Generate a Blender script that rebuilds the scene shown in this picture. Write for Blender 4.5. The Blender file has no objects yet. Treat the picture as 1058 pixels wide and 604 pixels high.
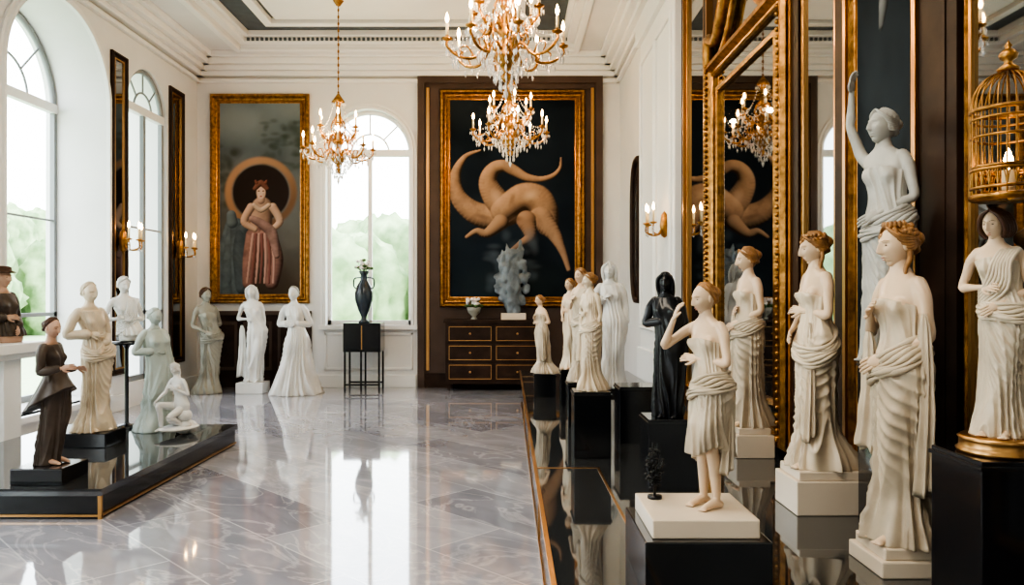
import bpy, math, random
import numpy as np
from mathutils import Vector, Matrix
random.seed(4); rng=np.random.RandomState(7)
sc=bpy.context.scene
pi=math.pi
# ------------------------------------------------------------------ materials
MATS={}
def mat(name,col=(.8,.8,.8),rough=.5,metal=0,noise=0,nscale=6,bump=0,bscale=40,coat=0,emit=None,es=0,trans=0,col2=None,spec=.5,ior=1.45):
    if name in MATS: return MATS[name]
    m=bpy.data.materials.new(name); m.use_nodes=True; nt=m.node_tree; b=nt.nodes['Principled BSDF']
    b.inputs['Base Color'].default_value=(*col,1); b.inputs['Roughness'].default_value=rough
    b.inputs['Metallic'].default_value=metal; b.inputs['Coat Weight'].default_value=coat
    b.inputs['Coat Roughness'].default_value=.12
    b.inputs['Specular IOR Level'].default_value=spec; b.inputs['IOR'].default_value=ior
    b.inputs['Transmission Weight'].default_value=trans
    if emit: b.inputs['Emission Color'].default_value=(*emit,1); b.inputs['Emission Strength'].default_value=es
    tc=nt.nodes.new('ShaderNodeTexCoord')
    if noise or col2:
        n=nt.nodes.new('ShaderNodeTexNoise'); n.inputs['Scale'].default_value=nscale; n.inputs['Detail'].default_value=6
        nt.links.new(tc.outputs['Object'],n.inputs['Vector'])
        r=nt.nodes.new('ShaderNodeValToRGB'); r.color_ramp.elements[0].position=.35; r.color_ramp.elements[1].position=.65
        c2=col2 if col2 else tuple(c*(1-noise) for c in col)
        r.color_ramp.elements[0].color=(*c2,1); r.color_ramp.elements[1].color=(*col,1)
        nt.links.new(n.outputs['Fac'],r.inputs['Fac']); nt.links.new(r.outputs['Color'],b.inputs['Base Color'])
    if bump:
        n=nt.nodes.new('ShaderNodeTexNoise'); n.inputs['Scale'].default_value=bscale; n.inputs['Detail'].default_value=4
        nt.links.new(tc.outputs['Object'],n.inputs['Vector'])
        bp=nt.nodes.new('ShaderNodeBump'); bp.inputs['Strength'].default_value=bump; bp.inputs['Distance'].default_value=.01
        nt.links.new(n.outputs['Fac'],bp.inputs['Height']); nt.links.new(bp.outputs['Normal'],b.inputs['Normal'])
    MATS[name]=m; return m
WHITE=mat('white_plaster',(.75,.75,.745),.55,noise=.04,nscale=2)
TRIM=mat('white_trim',(.80,.80,.79),.4)
DARKC=mat('grey_ceiling_panel',(.10,.12,.14),.5,noise=.2)
GOLD=mat('antique_gold',(.52,.27,.09),.30,1,noise=.55,nscale=18,bump=.35,bscale=60)
GOLDS=mat('gold_trim',(.54,.31,.13),.3,1)
BRONZE=mat('warm_bronze',(.42,.20,.07),.3,1,noise=.4,nscale=20)
WOOD=mat('dark_wood',(.045,.024,.016),.50,noise=.45,nscale=5,spec=.3)
WOOD2=mat('taupe_wood_panel',(.10,.066,.052),.5,noise=.25,nscale=2,spec=.35)
BLACK=mat('black_lacquer',(.008,.009,.012),.12,coat=.5)
BGLASS=mat('black_glass',(.20,.21,.22),.035,.85)
BSIDE=mat('black_side',(.012,.013,.016),.15,coat=.4)
MIRR=mat('antique_mirror',(.34,.36,.38),.02,1)
IVORY=mat('ivory_marble',(.70,.59,.45),.32,noise=.16,nscale=5,bump=.08,bscale=50,coat=.15)
IVORY2=mat('cream_stone',(.63,.54,.42),.36,noise=.18,nscale=5,bump=.08,bscale=50,coat=.1)
SKIN=mat('warm_cream_carving',(.72,.54,.385),.32,noise=.08,nscale=8,coat=.15)
DRAB=mat('aged_cream_drapery',(.60,.505,.385),.36,noise=.26,nscale=6,bump=.10,bscale=50,coat=.1)
WMARB=mat('white_marble',(.73,.73,.715),.33,noise=.12,nscale=4,coat=.1)
PALER=mat('weathered_pale_marble',(.50,.49,.46),.4,noise=.25,nscale=6)
GREENM=mat('celadon_marble',(.45,.51,.48),.33,noise=.18,nscale=4,coat=.1)
GREYM=mat('greige_stone',(.35,.345,.30),.45,noise=.2,nscale=5)
TAUPE=mat('taupe_bronze_cloth',(.085,.062,.048),.42,noise=.35,nscale=8)
FACE=mat('painted_face',(.52,.33,.24),.4,noise=.08)
BRONZB=mat('black_patina',(.012,.014,.018),.3,noise=.3,coat=.2)
HBLOND=mat('blond_hair_glaze',(.45,.235,.095),.4,noise=.45,nscale=25)
HBROWN=mat('brown_hair_glaze',(.10,.045,.025),.4,noise=.4,nscale=25)
EYE=mat('painted_eye',(.08,.045,.035),.3); LIP=mat('painted_lip',(.50,.24,.18),.4)
STONE=mat('pale_plinth_stone',(.72,.62,.50),.3,noise=.08,nscale=3)
CANDLE=mat('candle_wax',(.80,.68,.45),.5)
FLAME=mat('candle_flame',(1,.7,.4),.5,emit=(1,.58,.22),es=30)
CRYST=mat('crystal_glass',(.93,.93,.95),.04,trans=.35,ior=1.6,spec=1.0)
ROCK=mat('grey_rock',(.21,.25,.285),.65,noise=.5,nscale=5,bump=.3,bscale=14)
VASEM=mat('slate_vase',(.035,.05,.07),.2,noise=.4,coat=.5)
PETAL=mat('pale_petals',(.8,.74,.72),.6)
LEAF=mat('leaf_green',(.08,.14,.05),.6)
HEDGE=mat('garden_foliage',(.42,.54,.30),.8,col2=(.17,.27,.12),nscale=1.2)
LAWN=mat('lawn',(.45,.55,.34),.9,noise=.2)
FRAMEW=mat('window_frame_grey',(.26,.28,.29),.4)
def floor_mat():
    m=bpy.data.materials.new('polished_marble_floor'); m.use_nodes=True; nt=m.node_tree; b=nt.nodes['Principled BSDF']
    N=nt.nodes.new; L=nt.links.new
    geo=N('ShaderNodeNewGeometry')
    mp=N('ShaderNodeMapping'); mp.inputs['Rotation'].default_value=(0,0,math.radians(45)); L(geo.outputs['Position'],mp.inputs['Vector'])
    br=N('ShaderNodeTexBrick'); br.offset=.5; br.inputs['Scale'].default_value=1.0
    br.inputs['Brick Width'].default_value=1.9; br.inputs['Row Height'].default_value=.62; br.inputs['Mortar Size'].default_value=.006
    br.inputs['Color1'].default_value=(.29,.295,.35,1); br.inputs['Color2'].default_value=(.50,.50,.55,1); br.inputs['Mortar'].default_value=(.62,.62,.66,1)
    L(mp.outputs[0],br.inputs['Vector'])
    n=N('ShaderNodeTexNoise'); n.inputs['Scale'].default_value=.8; n.inputs['Detail'].default_value=8; n.inputs['Distortion'].default_value=1.8
    mp2=N('ShaderNodeMapping'); mp2.inputs['Scale'].default_value=(1,2.2,1); L(mp.outputs[0],mp2.inputs['Vector']); L(mp2.outputs[0],n.inputs['Vector'])
    r=N('ShaderNodeValToRGB'); e=r.color_ramp.elements
    e[0].position=.475; e[0].color=(0,0,0,1); e[1].position=.5; e[1].color=(1,1,1,1); k=r.color_ramp.elements.new(.525); k.color=(0,0,0,1)
    L(n.outputs['Fac'],r.inputs['Fac'])
    mx=N('ShaderNodeMixRGB'); mx.inputs[2].default_value=(.72,.71,.74,1); L(br.outputs['Color'],mx.inputs[1])
    mm=N('ShaderNodeMath'); mm.operation='MULTIPLY'; mm.inputs[1].default_value=.5; L(r.outputs['Color'],mm.inputs[0]); L(mm.outputs[0],mx.inputs[0])
    n2=N('ShaderNodeTexNoise'); n2.inputs['Scale'].default_value=1.4; n2.inputs['Detail'].default_value=7; n2.inputs['Distortion'].default_value=.8; L(mp2.outputs[0],n2.inputs['Vector'])
    r2=N('ShaderNodeValToRGB'); r2.color_ramp.elements[0].position=.3; r2.color_ramp.elements[0].color=(.58,.58,.61,1); r2.color_ramp.elements[1].position=.62; L(n2.outputs['Fac'],r2.inputs['Fac'])
    mx2=N('ShaderNodeMixRGB'); mx2.blend_type='MULTIPLY'; mx2.inputs[0].default_value=.65; L(mx.outputs[0],mx2.inputs[1]); L(r2.outputs['Color'],mx2.inputs[2])
    L(mx2.outputs[0],b.inputs['Base Color'])
    b.inputs['Roughness'].default_value=.055; b.inputs['IOR'].default_value=1.85
    b.inputs['Coat Weight'].default_value=.5; b.inputs['Coat Roughness'].default_value=.03
    return m
FLOOR=floor_mat()
# ------------------------------------------------------------------ mesh builder
class MB:
    def __init__(s): s.V=[];s.F=[];s.M=[];s.S=[];s.n=0;s.mats=[]
    def mi(s,m):
        if m not in s.mats: s.mats.append(m)
        return s.mats.index(m)
    def add(s,v,f,m,smooth=True):
        v=np.asarray(v,float); s.V.append(v); o=s.n; s.n+=len(v); k=s.mi(m)
        for q in f: s.F.append([i+o for i in q])
        s.M+= [k]*len(f); s.S+=[smooth]*len(f)
    def box(s,x0,x1,y0,y1,z0,z1,m):
        v=[(x,y,z) for z in (z0,z1) for y in (y0,y1) for x in (x0,x1)]
        s.add(v,[(0,2,3,1),(4,5,7,6),(0,1,5,4),(2,6,7,3),(0,4,6,2),(1,3,7,5)],m,False)
    def rings(s,R,m,smooth=True,caps=True):
        R=np.asarray(R,float); a,n,_=R.shape; v=R.reshape(-1,3); f=[]
        for i in range(a-1):
            for j in range(n):
                k=(j+1)%n; f.append((i*n+j,i*n+k,(i+1)*n+k,(i+1)*n+j))
        if caps:
            v=np.vstack([v,R[0].mean(0),R[-1].mean(0)]); c0=a*n; c1=c0+1
            for j in range(n):
                k=(j+1)%n; f.append((c0,k,j)); f.append((c1,(a-1)*n+j,(a-1)*n+k))
        s.add(v,f,m,smooth)
    def lathe(s,prof,c,m,n=24,smooth=True):
        th=np.linspace(0,2*pi,n,endpoint=False)
        R=[np.stack([c[0]+r*np.cos(th),c[1]+r*np.sin(th),np.full(n,c[2]+z)],1) for r,z in prof]
        s.rings(R,m,smooth)
    def tube(s,pts,rads,m,n=10,sub=4,flat=None):
        P=np.asarray(pts,float); r=np.asarray(rads,float)*np.ones(len(P))
        if len(P)>2 and sub>1:
            Q=[];q=[]
            for i in range(len(P)-1):
                p0=P[max(i-1,0)];p1=P[i];p2=P[i+1];p3=P[min(i+2,len(P)-1)]
                for k in range(sub):
                    t=k/sub
                    Q.append(.5*((2*p1)+(-p0+p2)*t+(2*p0-5*p1+4*p2-p3)*t*t+(-p0+3*p1-3*p2+p3)*t**3)); q.append(r[i]*(1-t)+r[i+1]*t)
            Q.append(P[-1]);q.append(r[-1]); P=np.array(Q); r=np.array(q)
        T=np.gradient(P,axis=0); T/=np.linalg.norm(T,axis=1)[:,None]+1e-9
        u=np.cross(T[0],[0,0,1.]); 
        if np.linalg.norm(u)<.1: u=np.cross(T[0],[1.,0,0])
        u/=np.linalg.norm(u); th=np.linspace(0,2*pi,n,endpoint=False); R=[]
        def ring(c,t,u,rr):
            v=np.cross(t,u); return c+rr*(np.cos(th)[:,None]*u+np.sin(th)[:,None]*v)
        us=[]
        for t in T:
            u=u-t*np.dot(u,t); u/=np.linalg.norm(u)+1e-9; us.append(u)
        for a in (.97,.75,.4): R.append(ring(P[0]-T[0]*r[0]*a,T[0],us[0],r[0]*math.sqrt(1-a*a)))
        for i in range(len(P)): R.append(ring(P[i],T[i],us[i],r[i]))
        for a in (.4,.75,.97): R.append(ring(P[-1]+T[-1]*r[-1]*a,T[-1],us[-1],r[-1]*math.sqrt(1-a*a)))
        s.rings(R,m)
    def ell(s,c,r,m,n=16,k=10,rot=None):
        th=np.linspace(0,2*pi,n,endpoint=False); R=[]
        for i in range(k+1):
            p=-pi/2+pi*(i+.15)/(k+.3); R.append(np.stack([np.cos(th)*math.cos(p)*r[0],np.sin(th)*math.cos(p)*r[1],np.full(n,math.sin(p)*r[2])],1))
        R=np.array(R)
        if rot is not None: R=R@np.array(rot).T
        s.rings(R+np.array(c),m)
    def mesh(s,name,T=None):
        me=bpy.data.meshes.new(name); V=np.vstack(s.V)
        if T is not None: V=V@np.array(T)[:3,:3].T+np.array(T)[:3,3]
        me.from_pydata(V.tolist(),[],s.F)
        for m in s.mats: me.materials.append(m)
        me.polygons.foreach_set('material_index',s.M); me.polygons.foreach_set('use_smooth',s.S); me.update()
        return me
    def obj(s,name,bevel=0,parent=None,T=None):
        o=bpy.data.objects.new(name,s.mesh(name,T)); sc.collection.objects.link(o)
        if bevel:
            b=o.modifiers.new('bevel','BEVEL'); b.width=bevel; b.segments=2; b.limit_method='ANGLE'
        if parent: o.parent=parent
        return o
def fixn(o):
    import bmesh
    bm=bmesh.new(); bm.from_mesh(o.data); bmesh.ops.recalc_face_normals(bm,faces=bm.faces); bm.to_mesh(o.data); bm.free()
def sm(x,a,b):
    t=np.clip((x-a)/(b-a),0,1); return t*t*(3-2*t)
# ------------------------------------------------------------------ figure generator
def head_grid(nt,npz):
    th=np.linspace(0,2*pi,nt,endpoint=False); ph=-pi/2+pi*(np.arange(npz)+.1)/(npz-.8)
    ph=np.clip(ph,-pi/2+.01,pi/2-.01)
    PH,TH=np.meshgrid(ph,th,indexing='ij')
    return np.cos(TH)*np.cos(PH),np.sin(TH)*np.cos(PH),np.sin(PH)
def add_head(mb,Mh,skin,hair,style,res):
    dx,dy,dz=head_grid(res,res); t=np.clip(-dz,0,1)
    X=.073*dx*(1-.32*t**1.3); Y=.095*dy; Z=.117*dz
    Y=np.where(dy>0,Y*(1-.5*t),Y*(1-.08*t)); w=sm(-dy,.1,.5)
    ax=np.abs(X)
    tip=np.clip((.030-Z)/.058,0,1)
    nose=np.exp(-(X/(.0075+.006*tip))**2)*(.007+.023*tip)*sm(Z,-.046,-.030)*(1-sm(Z,.03,.045))
    Y=Y-w*nose
    Y=Y+w*.015*np.exp(-((ax-.030)/.015)**2-((Z-.012)/.012)**2)
    Y=Y-w*.009*np.exp(-((ax-.030)/.011)**2-((Z-.010)/.0055)**2)
    Y=Y-w*.006*np.exp(-((ax-.028)/.018)**2-((Z-.034)/.007)**2)
    Y=Y-w*.004*np.exp(-((ax-.040)/.016)**2-((Z+.022)/.016)**2)
    Y=Y-w*(.009*np.exp(-(X/.019)**2-((Z+.056)/.005)**2)+.010*np.exp(-(X/.016)**2-((Z+.069)/.0055)**2)-.005*np.exp(-(X/.02)**2-((Z+.0625)/.0025)**2))
    Y=Y+w*.006*np.exp(-(X/.03)**2-((Z+.081)/.006)**2)
    Y=Y-w*.012*np.exp(-(X/.02)**2-((Z+.098)/.013)**2)
    def put(X,Y,Z,m):
        P=np.stack([X,Y,Z],-1)@np.array(Mh)[:3,:3].T+np.array(Mh)[:3,3]; mb.rings(P,m)
    put(X,Y,Z,skin)
    def sy(x,z):
        q=(X-x)**2+(Z-z)**2+np.where(dy>0,1,0); return float(Y.ravel()[q.argmin()])
    hb=MB()
    for sx in (-1,1): hb.ell((sx*.072,.008,.0),(.010,.018,.030),skin,10,8)
    if skin in(SKIN,FACE):
        for sx in(-1,1):
            hb.ell((sx*.030,sy(.03,.010)+.0015,.010),(.0115,.003,.0042),EYE,12,8)
            hb.tube([(sx*.014,sy(.014,.034)+.001,.031),(sx*.030,sy(.03,.037)+.001,.037),(sx*.047,sy(.047,.032)+.001,.031)],[.0018,.0024,.0012],hair,6,3)
        hb.ell((0,sy(0,-.057)+.0016,-.057),(.017,.003,.004),LIP,12,8); hb.ell((0,sy(0,-.069)+.0016,-.069),(.014,.003,.0045),LIP,12,8)
    dx,dy,dz=head_grid(res,res)
    m=sm(dy+.95*dz,.05,.35)*sm(dz,-.75,-.35)
    rip=.0045*np.sin(26*np.arctan2(dy+.3,np.abs(dx)+.05)+5*dz)+.003*np.sin(17*dz+9*dy)
    f=.80+.22*m
    hx=(.082*dx)*f+rip*dx*m; hy=.018+(.100*dy)*f+rip*dy*m; hz=.010+(.120*dz)*f+rip*dz*m
    put(hx,hy,hz,hair)
    if style in('bun','curl','crown','sleek'):
        for k in range(3): hb.ell((0,.118-.012*k,.035+.01*k),(.042-.004*k,.036,.040),hair,14,9)
    if style in('bun','curl','crown'):
        for sx in(-1,1):
            for k in range(6):
                z=.066-.022*k; hb.tube([(sx*.006,-.064+.010*k,z*.35+.090),(sx*.050,-.054+.010*k,z*.8+.030),(sx*.077,-.012+.008*k,z*.7+.004),(sx*.066,.060,z*.5+.010),(sx*.03,.105,.03)],[.006,.0095,.011,.011,.008],hair,8,4)
    if style in('curl','crown'):
        for k in range(34):
            a=random.uniform(-pi,0) if k<18 else random.uniform(0,pi); zz=random.uniform(.050,.105)
            rr=math.sqrt(max(0,1-(zz/.135)**2)); hb.ell((.086*rr*math.cos(a),.018+.102*rr*math.sin(a),zz+.006),(.015,.015,.014),hair,9,6)
        for sx in(-1,1): hb.tube([(sx*.07,.03,-.02),(sx*.082,.02,-.07),(sx*.070,.0,-.12),(sx*.078,-.01,-.16)],[.014,.015,.013,.007],hair,8,4)
    if style=='crown':
        for k in range(11):
            a=-pi+pi*k/10; hb.ell((.062*math.cos(a),.01+.07*math.sin(a),.118),(.013,.013,.020),hair,8,6)
    if style=='long':
        for k in range(7):
            x=-.06+.02*k; hb.tube([(x*.9,.07,.07),(x*1.2,.105,-.02),(x*1.3,.10,-.12),(x*1.1,.09,-.24)],[.03,.032,.03,.014],hair,8,4)
        for sx in(-1,1):
            hb.tube([(sx*.02,-.07,.108),(sx*.078,-.035,.05),(sx*.088,0,-.03),(sx*.082,.02,-.10)],[.012,.024,.026,.02],hair,8,4)
    if style=='veil':
        hb.ell((0,.03,.0),(.098,.11,.135),hair,16,12)
        hb.tube([(0,.06,.0),(0,.08,-.1),(0,.09,-.25)],[.09,.1,.13],hair,14,4)
    if style=='bob':
        for sx in(-1,1):
            for k in range(5):
                hb.tube([(sx*.008,-.062+.030*k,.112),(sx*.060,-.060+.033*k,.075),(sx*.088,-.042+.032*k,.01),(sx*.090,-.025+.030*k,-.05),(sx*.064,-.015+.028*k,-.092)],[.008,.018,.019,.019,.012],hair,8,4)
    if style=='hat':
        hb.lathe([(.0,.06),(.13,.065),(.135,.075),(.09,.095),(.085,.135),(.05,.15),(0,.152)],(0,0,0),hair,24)
    V=np.vstack(hb.V)@np.array(Mh)[:3,:3].T+np.array(Mh)[:3,3]
    o=mb.n; mb.V.append(V); mb.n+=len(V)
    ks=[mb.mi(x) for x in hb.mats]
    mb.F+=[[i+o for i in q] for q in hb.F]; mb.M+=[ks[i] for i in hb.M]; mb.S+=hb.S
def add_hand(mb,wr,d,nrm,side,skin,curl=.5,fine=True):
    d=np.array(d,float); d/=np.linalg.norm(d); nrm=np.array(nrm,float); nrm-=d*np.dot(nrm,d); nrm/=np.linalg.norm(nrm)+1e-9
    w=np.cross(d,nrm)*side
    rot=np.stack([w,nrm,d],1)
    mb.ell(wr+d*.045,(.036,.015,.052),skin,12,8,rot)
    L=[.066,.078,.072,.054]
    for i in range(4):
        b=wr+d*.080+w*(.027-.018*i); l=L[i]
        p=[b]; a=0; dd=d
        for k in range(3):
            a+=curl*(.55 if k else .35); dd=d*math.cos(a)+nrm*math.sin(a)+w*(.10-.07*i)*.5
            p.append(p[-1]+dd*l*(.42,.33,.25)[k])
        mb.tube(p,[.0095,.009,.008,.0065],skin,7,2)
    b=wr+d*.025+w*.028
    mb.tube([b,b+d*.028+w*.022+nrm*.006,b+d*.058+w*.026+nrm*.018],[.012,.011,.008],skin,7,2)
SH=.160
PO={'down':((.18,.02,-1),(.02,-.30,-1)),'waist':((.36,.12,-1),(-.85,-.62,.02)),'chest':((.30,-.05,-1),(-.72,-.55,.48)),
 'chin':((.12,-.45,-1),(-.42,-.15,1)),'raise':((.35,-.1,1),(-.12,-.1,1)),'fwd':((.15,.0,-1),(-.15,-1,.05)),'low':((.22,-.02,-1),(-.62,-.62,-.45)),
 'out':((.5,-.1,-1),(.15,-.6,.2)),'cross':((.28,-.15,-1),(-1,-.35,.12)),'hip':((.65,.25,-1),(-.75,-.35,-.35)),'face':((.30,-.7,-.5),(-.45,.05,1)),
 'knee':((.1,-.6,-.8),(.0,-.8,-.5)),'offer':((.15,-.10,-1),(-.10,-1,.18))}
def figure(name,loc,H,yaw,A='down',B='waist',skin=None,cloth=None,hair=None,style='bun',head=(0,0,0),hip=.05,sway=-.03,hem=.20,top=1.30,
           k=13,amp=1.0,sleeves=False,short=False,sash=None,hang=[],diag=None,knee=1,zb=0,fine=True,gown=0,cape=False,peplum=False,lean=0,seated=False,train=0,seed=0,wide=1.0,bare=False,rock=None):
    R=np.random.RandomState(seed+11); mb=MB(); sk=MB()
    def cx(z): return np.interp(z,[0,.5,.92,1.12,1.38,1.7],[0,hip*.5,hip,hip*.3,sway,sway*1.3])
    def cy(z): return np.interp(z,[0,.5,.9,1.1,1.35,1.5,1.7],[0,-.02,-.035,-.012,.022,.014,-.004])
    nn=40; th=np.linspace(0,2*pi,nn,endpoint=False)
    tp=[(.80,.165,.115),(.90,.172,.122),(1.0,.142,.102),(1.08,.116,.088),(1.18,.128,.095),(1.27,.145,.100),(1.34,.158,.088),(1.38,.155,.074),(1.415,.110,.062),(1.445,.064,.054),(1.48,.047,.047),(1.56,.044,.045)]
    zs=np.linspace(.80,1.56,34); rx=np.interp(zs,[t[0] for t in tp],[t[1] for t in tp]); ry=np.interp(zs,[t[0] for t in tp],[t[2] for t in tp])
    if cloth:
        sh=.016*(1-sm(zs,min(top,1.36)-.12,min(top,1.36)+.02)); 
        if top>1.35: sh=.016*(1-sm(zs,1.39,1.43))
        rx=rx-sh; ry=ry-sh
    sk.rings([np.stack([cx(z)+a*np.cos(th),cy(z)+b*np.sin(th),np.full(nn,z)],1) for z,a,b in zip(zs,rx,ry)],skin)
    if not cloth:
        for sx in(-1,1): sk.ell((cx(1.25)+sx*.068,cy(1.25)-.082,1.245),(.058,.05,.055),skin,14,10)
    elif top<1.35:
        for sx in(-1,1): sk.ell((cx(1.25)+sx*.066,cy(1.25)-.060,1.262),(.050,.045,.045),skin,14,10)
    hands=[]; armp={}
    for sx,pn in((-1,A),(1,B)):
        S=np.array([cx(1.365)+sx*SH,cy(1.36),1.365])
        u,f=PO[pn] if isinstance(pn,str) else pn
        u=np.array(u,float)*(sx,1,1); f=np.array(f,float)*(sx,1,1); u/=np.linalg.norm(u); f/=np.linalg.norm(f)
        E=S+u*.275; W=E+f*.235; armp[sx]=(S,E,W)
        sk.tube([S-u*.01-np.array([sx*.03,0,-.0]),S+u*.06,S+u*.16,E,E+f*.07,E+f*.15,W+f*.01],[.046,.042,.036,.031,.033,.026,.020],skin,12,3)
        hd=f.copy(); nr=np.array([-sx*.7,.5,-.4]) if abs(f[2])<.6 else np.array([-sx*1.,.15,0])
        if pn in('chin','face'): nr=np.array([-sx*.6,.8,0])
        hands.append((W,hd,nr,sx))
        if sleeves and cloth:
            mb.tube([S-np.array([sx*.03,0,0]),S+u*.08,S+u*.18,E,E+f*.09,E+f*.19],[.056,.056,.050,.047,.053,.060 if not peplum else .040],cloth,20,4)
    if seated:
        legs=[((-.09,-.02,.86),(-.13,-.42,.92),(-.12,-.36,.50)),((.09,-.02,.86),(.12,-.40,.70),(.13,-.05,.50))]
        rads=[.085,.075,.055,.052,.045,.030]
    else:
        legs=[((cx(.9)-.08,0,.86),(-.075+hip*.4,-.03-(.05 if knee<0 else 0),.49),(-.07,.02,.08)),((cx(.9)+.08,0,.86),(.075+hip*.4,-.03-(.05 if knee>0 else 0),.49),(.08,.0,.08))]
        rads=[.085,.07,.052,.052,.042,.030]
    if (zb==0 and (short or bare)) or seated:
        for h,kk,a in legs:
            h,kk,a=map(np.array,(h,kk,a)); sk.tube([h,h*.5+kk*.5,kk,kk*.7+a*.3+np.array([0,.012,0]),kk*.35+a*.65+np.array([0,.008,0]),a],rads,skin,14,4)
    if zb==0 and not seated:
        for h,kk,a in legs:
            fy=-.05 if not(short or bare) else 0
            a=np.array([a[0],a[1]+fy,0]); sk.tube([a+(0,.035,.033),a+(0,-.03,.045),a+(0,-.11,.026),a+(0,-.155,.018)],[.030,.034,.028,.016],skin,12,3)
            for q in range(5): sk.ell(a+(-.030+.015*q,-.165+abs(q-1)*.006,.012),(.009,.018,.010),skin,8,6)
    if seated:
        for h,kk,a in legs: sk.tube([np.array(a)+(0,.03,-.04),np.array(a)+(0,-.05,-.04),np.array(a)+(0,-.14,-.055)],[.03,.032,.018],skin,12,3)
    me=sk.mesh('tmp'); o=bpy.data.objects.new('tmp',me); sc.collection.objects.link(o)
    r=o.modifiers.new('r','REMESH'); r.mode='VOXEL'; r.voxel_size=.0085 if fine else .012
    s2=o.modifiers.new('s','SMOOTH'); s2.iterations=5; s2.factor=.5
    dg=bpy.context.evaluated_depsgraph_get(); ev=o.evaluated_get(dg); m2=ev.to_mesh()
    co=np.zeros(len(m2.vertices)*3); m2.vertices.foreach_get('co',co); fs=[tuple(p.vertices) for p in m2.polygons]
    mb.add(co.reshape(-1,3),fs,skin); ev.to_mesh_clear(); bpy.data.objects.remove(o); bpy.data.meshes.remove(me)
    for W,hd,nr,sx in hands: add_hand(mb,W,hd,nr,sx,skin)
    hz=1.583; hc=Vector((float(cx(1.6)),float(cy(1.6))-.005,hz))
    Mh=Matrix.Translation(hc)@Matrix.Rotation(math.radians(head[0]),4,'Z')@Matrix.Rotation(math.radians(head[1]),4,'X')@Matrix.Rotation(math.radians(head[2]),4,'Y')
    add_head(mb,Mh,skin,hair or skin,style,96 if fine else 48)
    if cloth:
        z0=.40 if short else zb; nt=170 if fine else 110; mz=140 if fine else 80
        zs=np.linspace(z0,top,mz); th=np.linspace(0,2*pi,nt,endpoint=False)
        if gown: P=[(0,gown),(.25,gown*.82),(.6,gown*.55),(.85,.20),(.98,.155),(1.08,.125),(1.2,.142),(1.28,.156),(1.37,.168),(1.41,.12)]
        elif cape: P=[(0,hem*1.1),(.3,.19),(.6,.19),(.9,.195),(1.1,.18),(1.28,.19),(1.36,.18),(1.41,.13)]
        elif short: P=[(.4,.185),(.55,.178),(.75,.185),(.9,.185),(1.0,.155),(1.08,.126),(1.2,.140),(1.28,.155),(1.37,.168),(1.41,.12)]
        else: P=[(0,hem),(.08,hem*.92),(.25,.152),(.45,.145),(.65,.158),(.85,.180),(.95,.170),(1.06,.132),(1.12,.124),(1.2,.140),(1.28,.154),(1.37,.168),(1.41,.12)]
        rx=np.interp(zs,[p[0] for p in P],[p[1] for p in P])
        kn_=11; ker=np.hanning(kn_+2)[1:-1]; ker/=ker.sum(); rx=np.convolve(np.pad(rx,kn_//2,'edge'),ker,'valid')
        ry=rx*np.interp(zs,[0,.5,.9,1.1,1.3,1.41],[.92,.86,.74,.76,.70,.6])
        am=np.interp(zs,[0,.1,.4,.8,1.0,1.15,1.3,1.4],[.038,.034,.028,.018,.009,.007,.006,.003])*amp*(1.5 if gown else 1)
        Zg,Tg=np.meshgrid(zs,th,indexing='ij'); A1=am[:,None]
        ph=R.uniform(0,6,5); warp=.35*np.sin(2*Tg+ph[0]+1.2*Zg)+.25*np.sin(3*Tg-2*Zg+ph[1])
        kt=Tg+warp+ .9*knee*(Zg-.4)*(.7 if not gown else .1)
        f1=1-2*np.abs(np.sin(.5*k*kt+ph[2]))**.75
        f2=1-2*np.abs(np.sin(.5*(k+6)*kt+ph[3]-2*Zg))**.8
        f3=np.sin(5*Tg+9*Zg+ph[4])*np.exp(-((Zg-1.0)/.18)**2)
        d=A1*(f1*.75+f2*.35)+.004*f3
        fa=-pi/2+knee*.45
        lg=np.exp(-((Tg-(fa%(2*pi)))/.42)**2)
        if not(gown or cape): d=d*(1-.65*lg*np.exp(-((Zg-.6)/.3)**2))+.052*lg*np.exp(-((Zg-.58)/.20)**2)
        if sash:
            s_=(((Tg-fa-.25*knee+pi)%(2*pi))-pi)/1.35
            phs=(Zg+.20*(1-s_**2)+.16*knee*s_+.016*np.sin(4*Tg+ph[1])+.02*np.sin(9*Zg+ph[2]))/.082*2*pi
            win=np.exp(-s_**4)*sm(Zg,z0+.20,z0+.60)*(1-sm(Zg,.90,.97))
            d=d*(1-.5*win)+.0095*win*(1-2*np.abs(np.sin(.5*phs))**.8)
        for sx in(-1,1):
            a=(-pi/2+sx*.50)%(2*pi); d=d+.040*np.exp(-((Tg-a)/.30)**2-((Zg-1.245)/.055)**2)
        d=d+.026*np.exp(-((Tg-pi/2)/.6)**2-((Zg-.88)/.1)**2)
        if train: d=d+train*np.exp(-((Tg-pi/2)/.7)**2)*np.exp(-(Zg/.22)**2)
        if short: Zg=Zg-(.07*np.sin(Tg-1)+.03*np.sin(3*Tg))*(1-sm(Zg,.4,.75))
        X=cx(Zg)+(rx[:,None]+d)*np.cos(Tg)*wide; Y=cy(Zg)+(ry[:,None]+d)*np.sin(Tg)
        if top<1.35: Zg=Zg+ sm(Zg,top-.1,top)*(.02*np.cos(2*Tg+pi)-.01)
        mb.rings(np.stack([X,Y,Zg],-1),cloth)
        if sash:
            zc,tilt,azm=sash
            for j in range(6):
                t2=np.linspace(0,2*pi,26); zz=zc+tilt*np.cos(t2-azm)+(.024*j-.06)+.008*np.sin(3*t2+j)
                rr=np.interp(zz,zs,rx)+.004+.008*math.sin(j*1.1); yy=np.interp(zz,zs,ry)+.006+.007*math.sin(j*1.3)
                mb.tube(np.stack([cx(zz)+rr*np.cos(t2)*wide,cy(zz)+yy*np.sin(t2),zz],1),.0145+.005*np.sin(5*t2+j*2),cloth,9,3)
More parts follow.
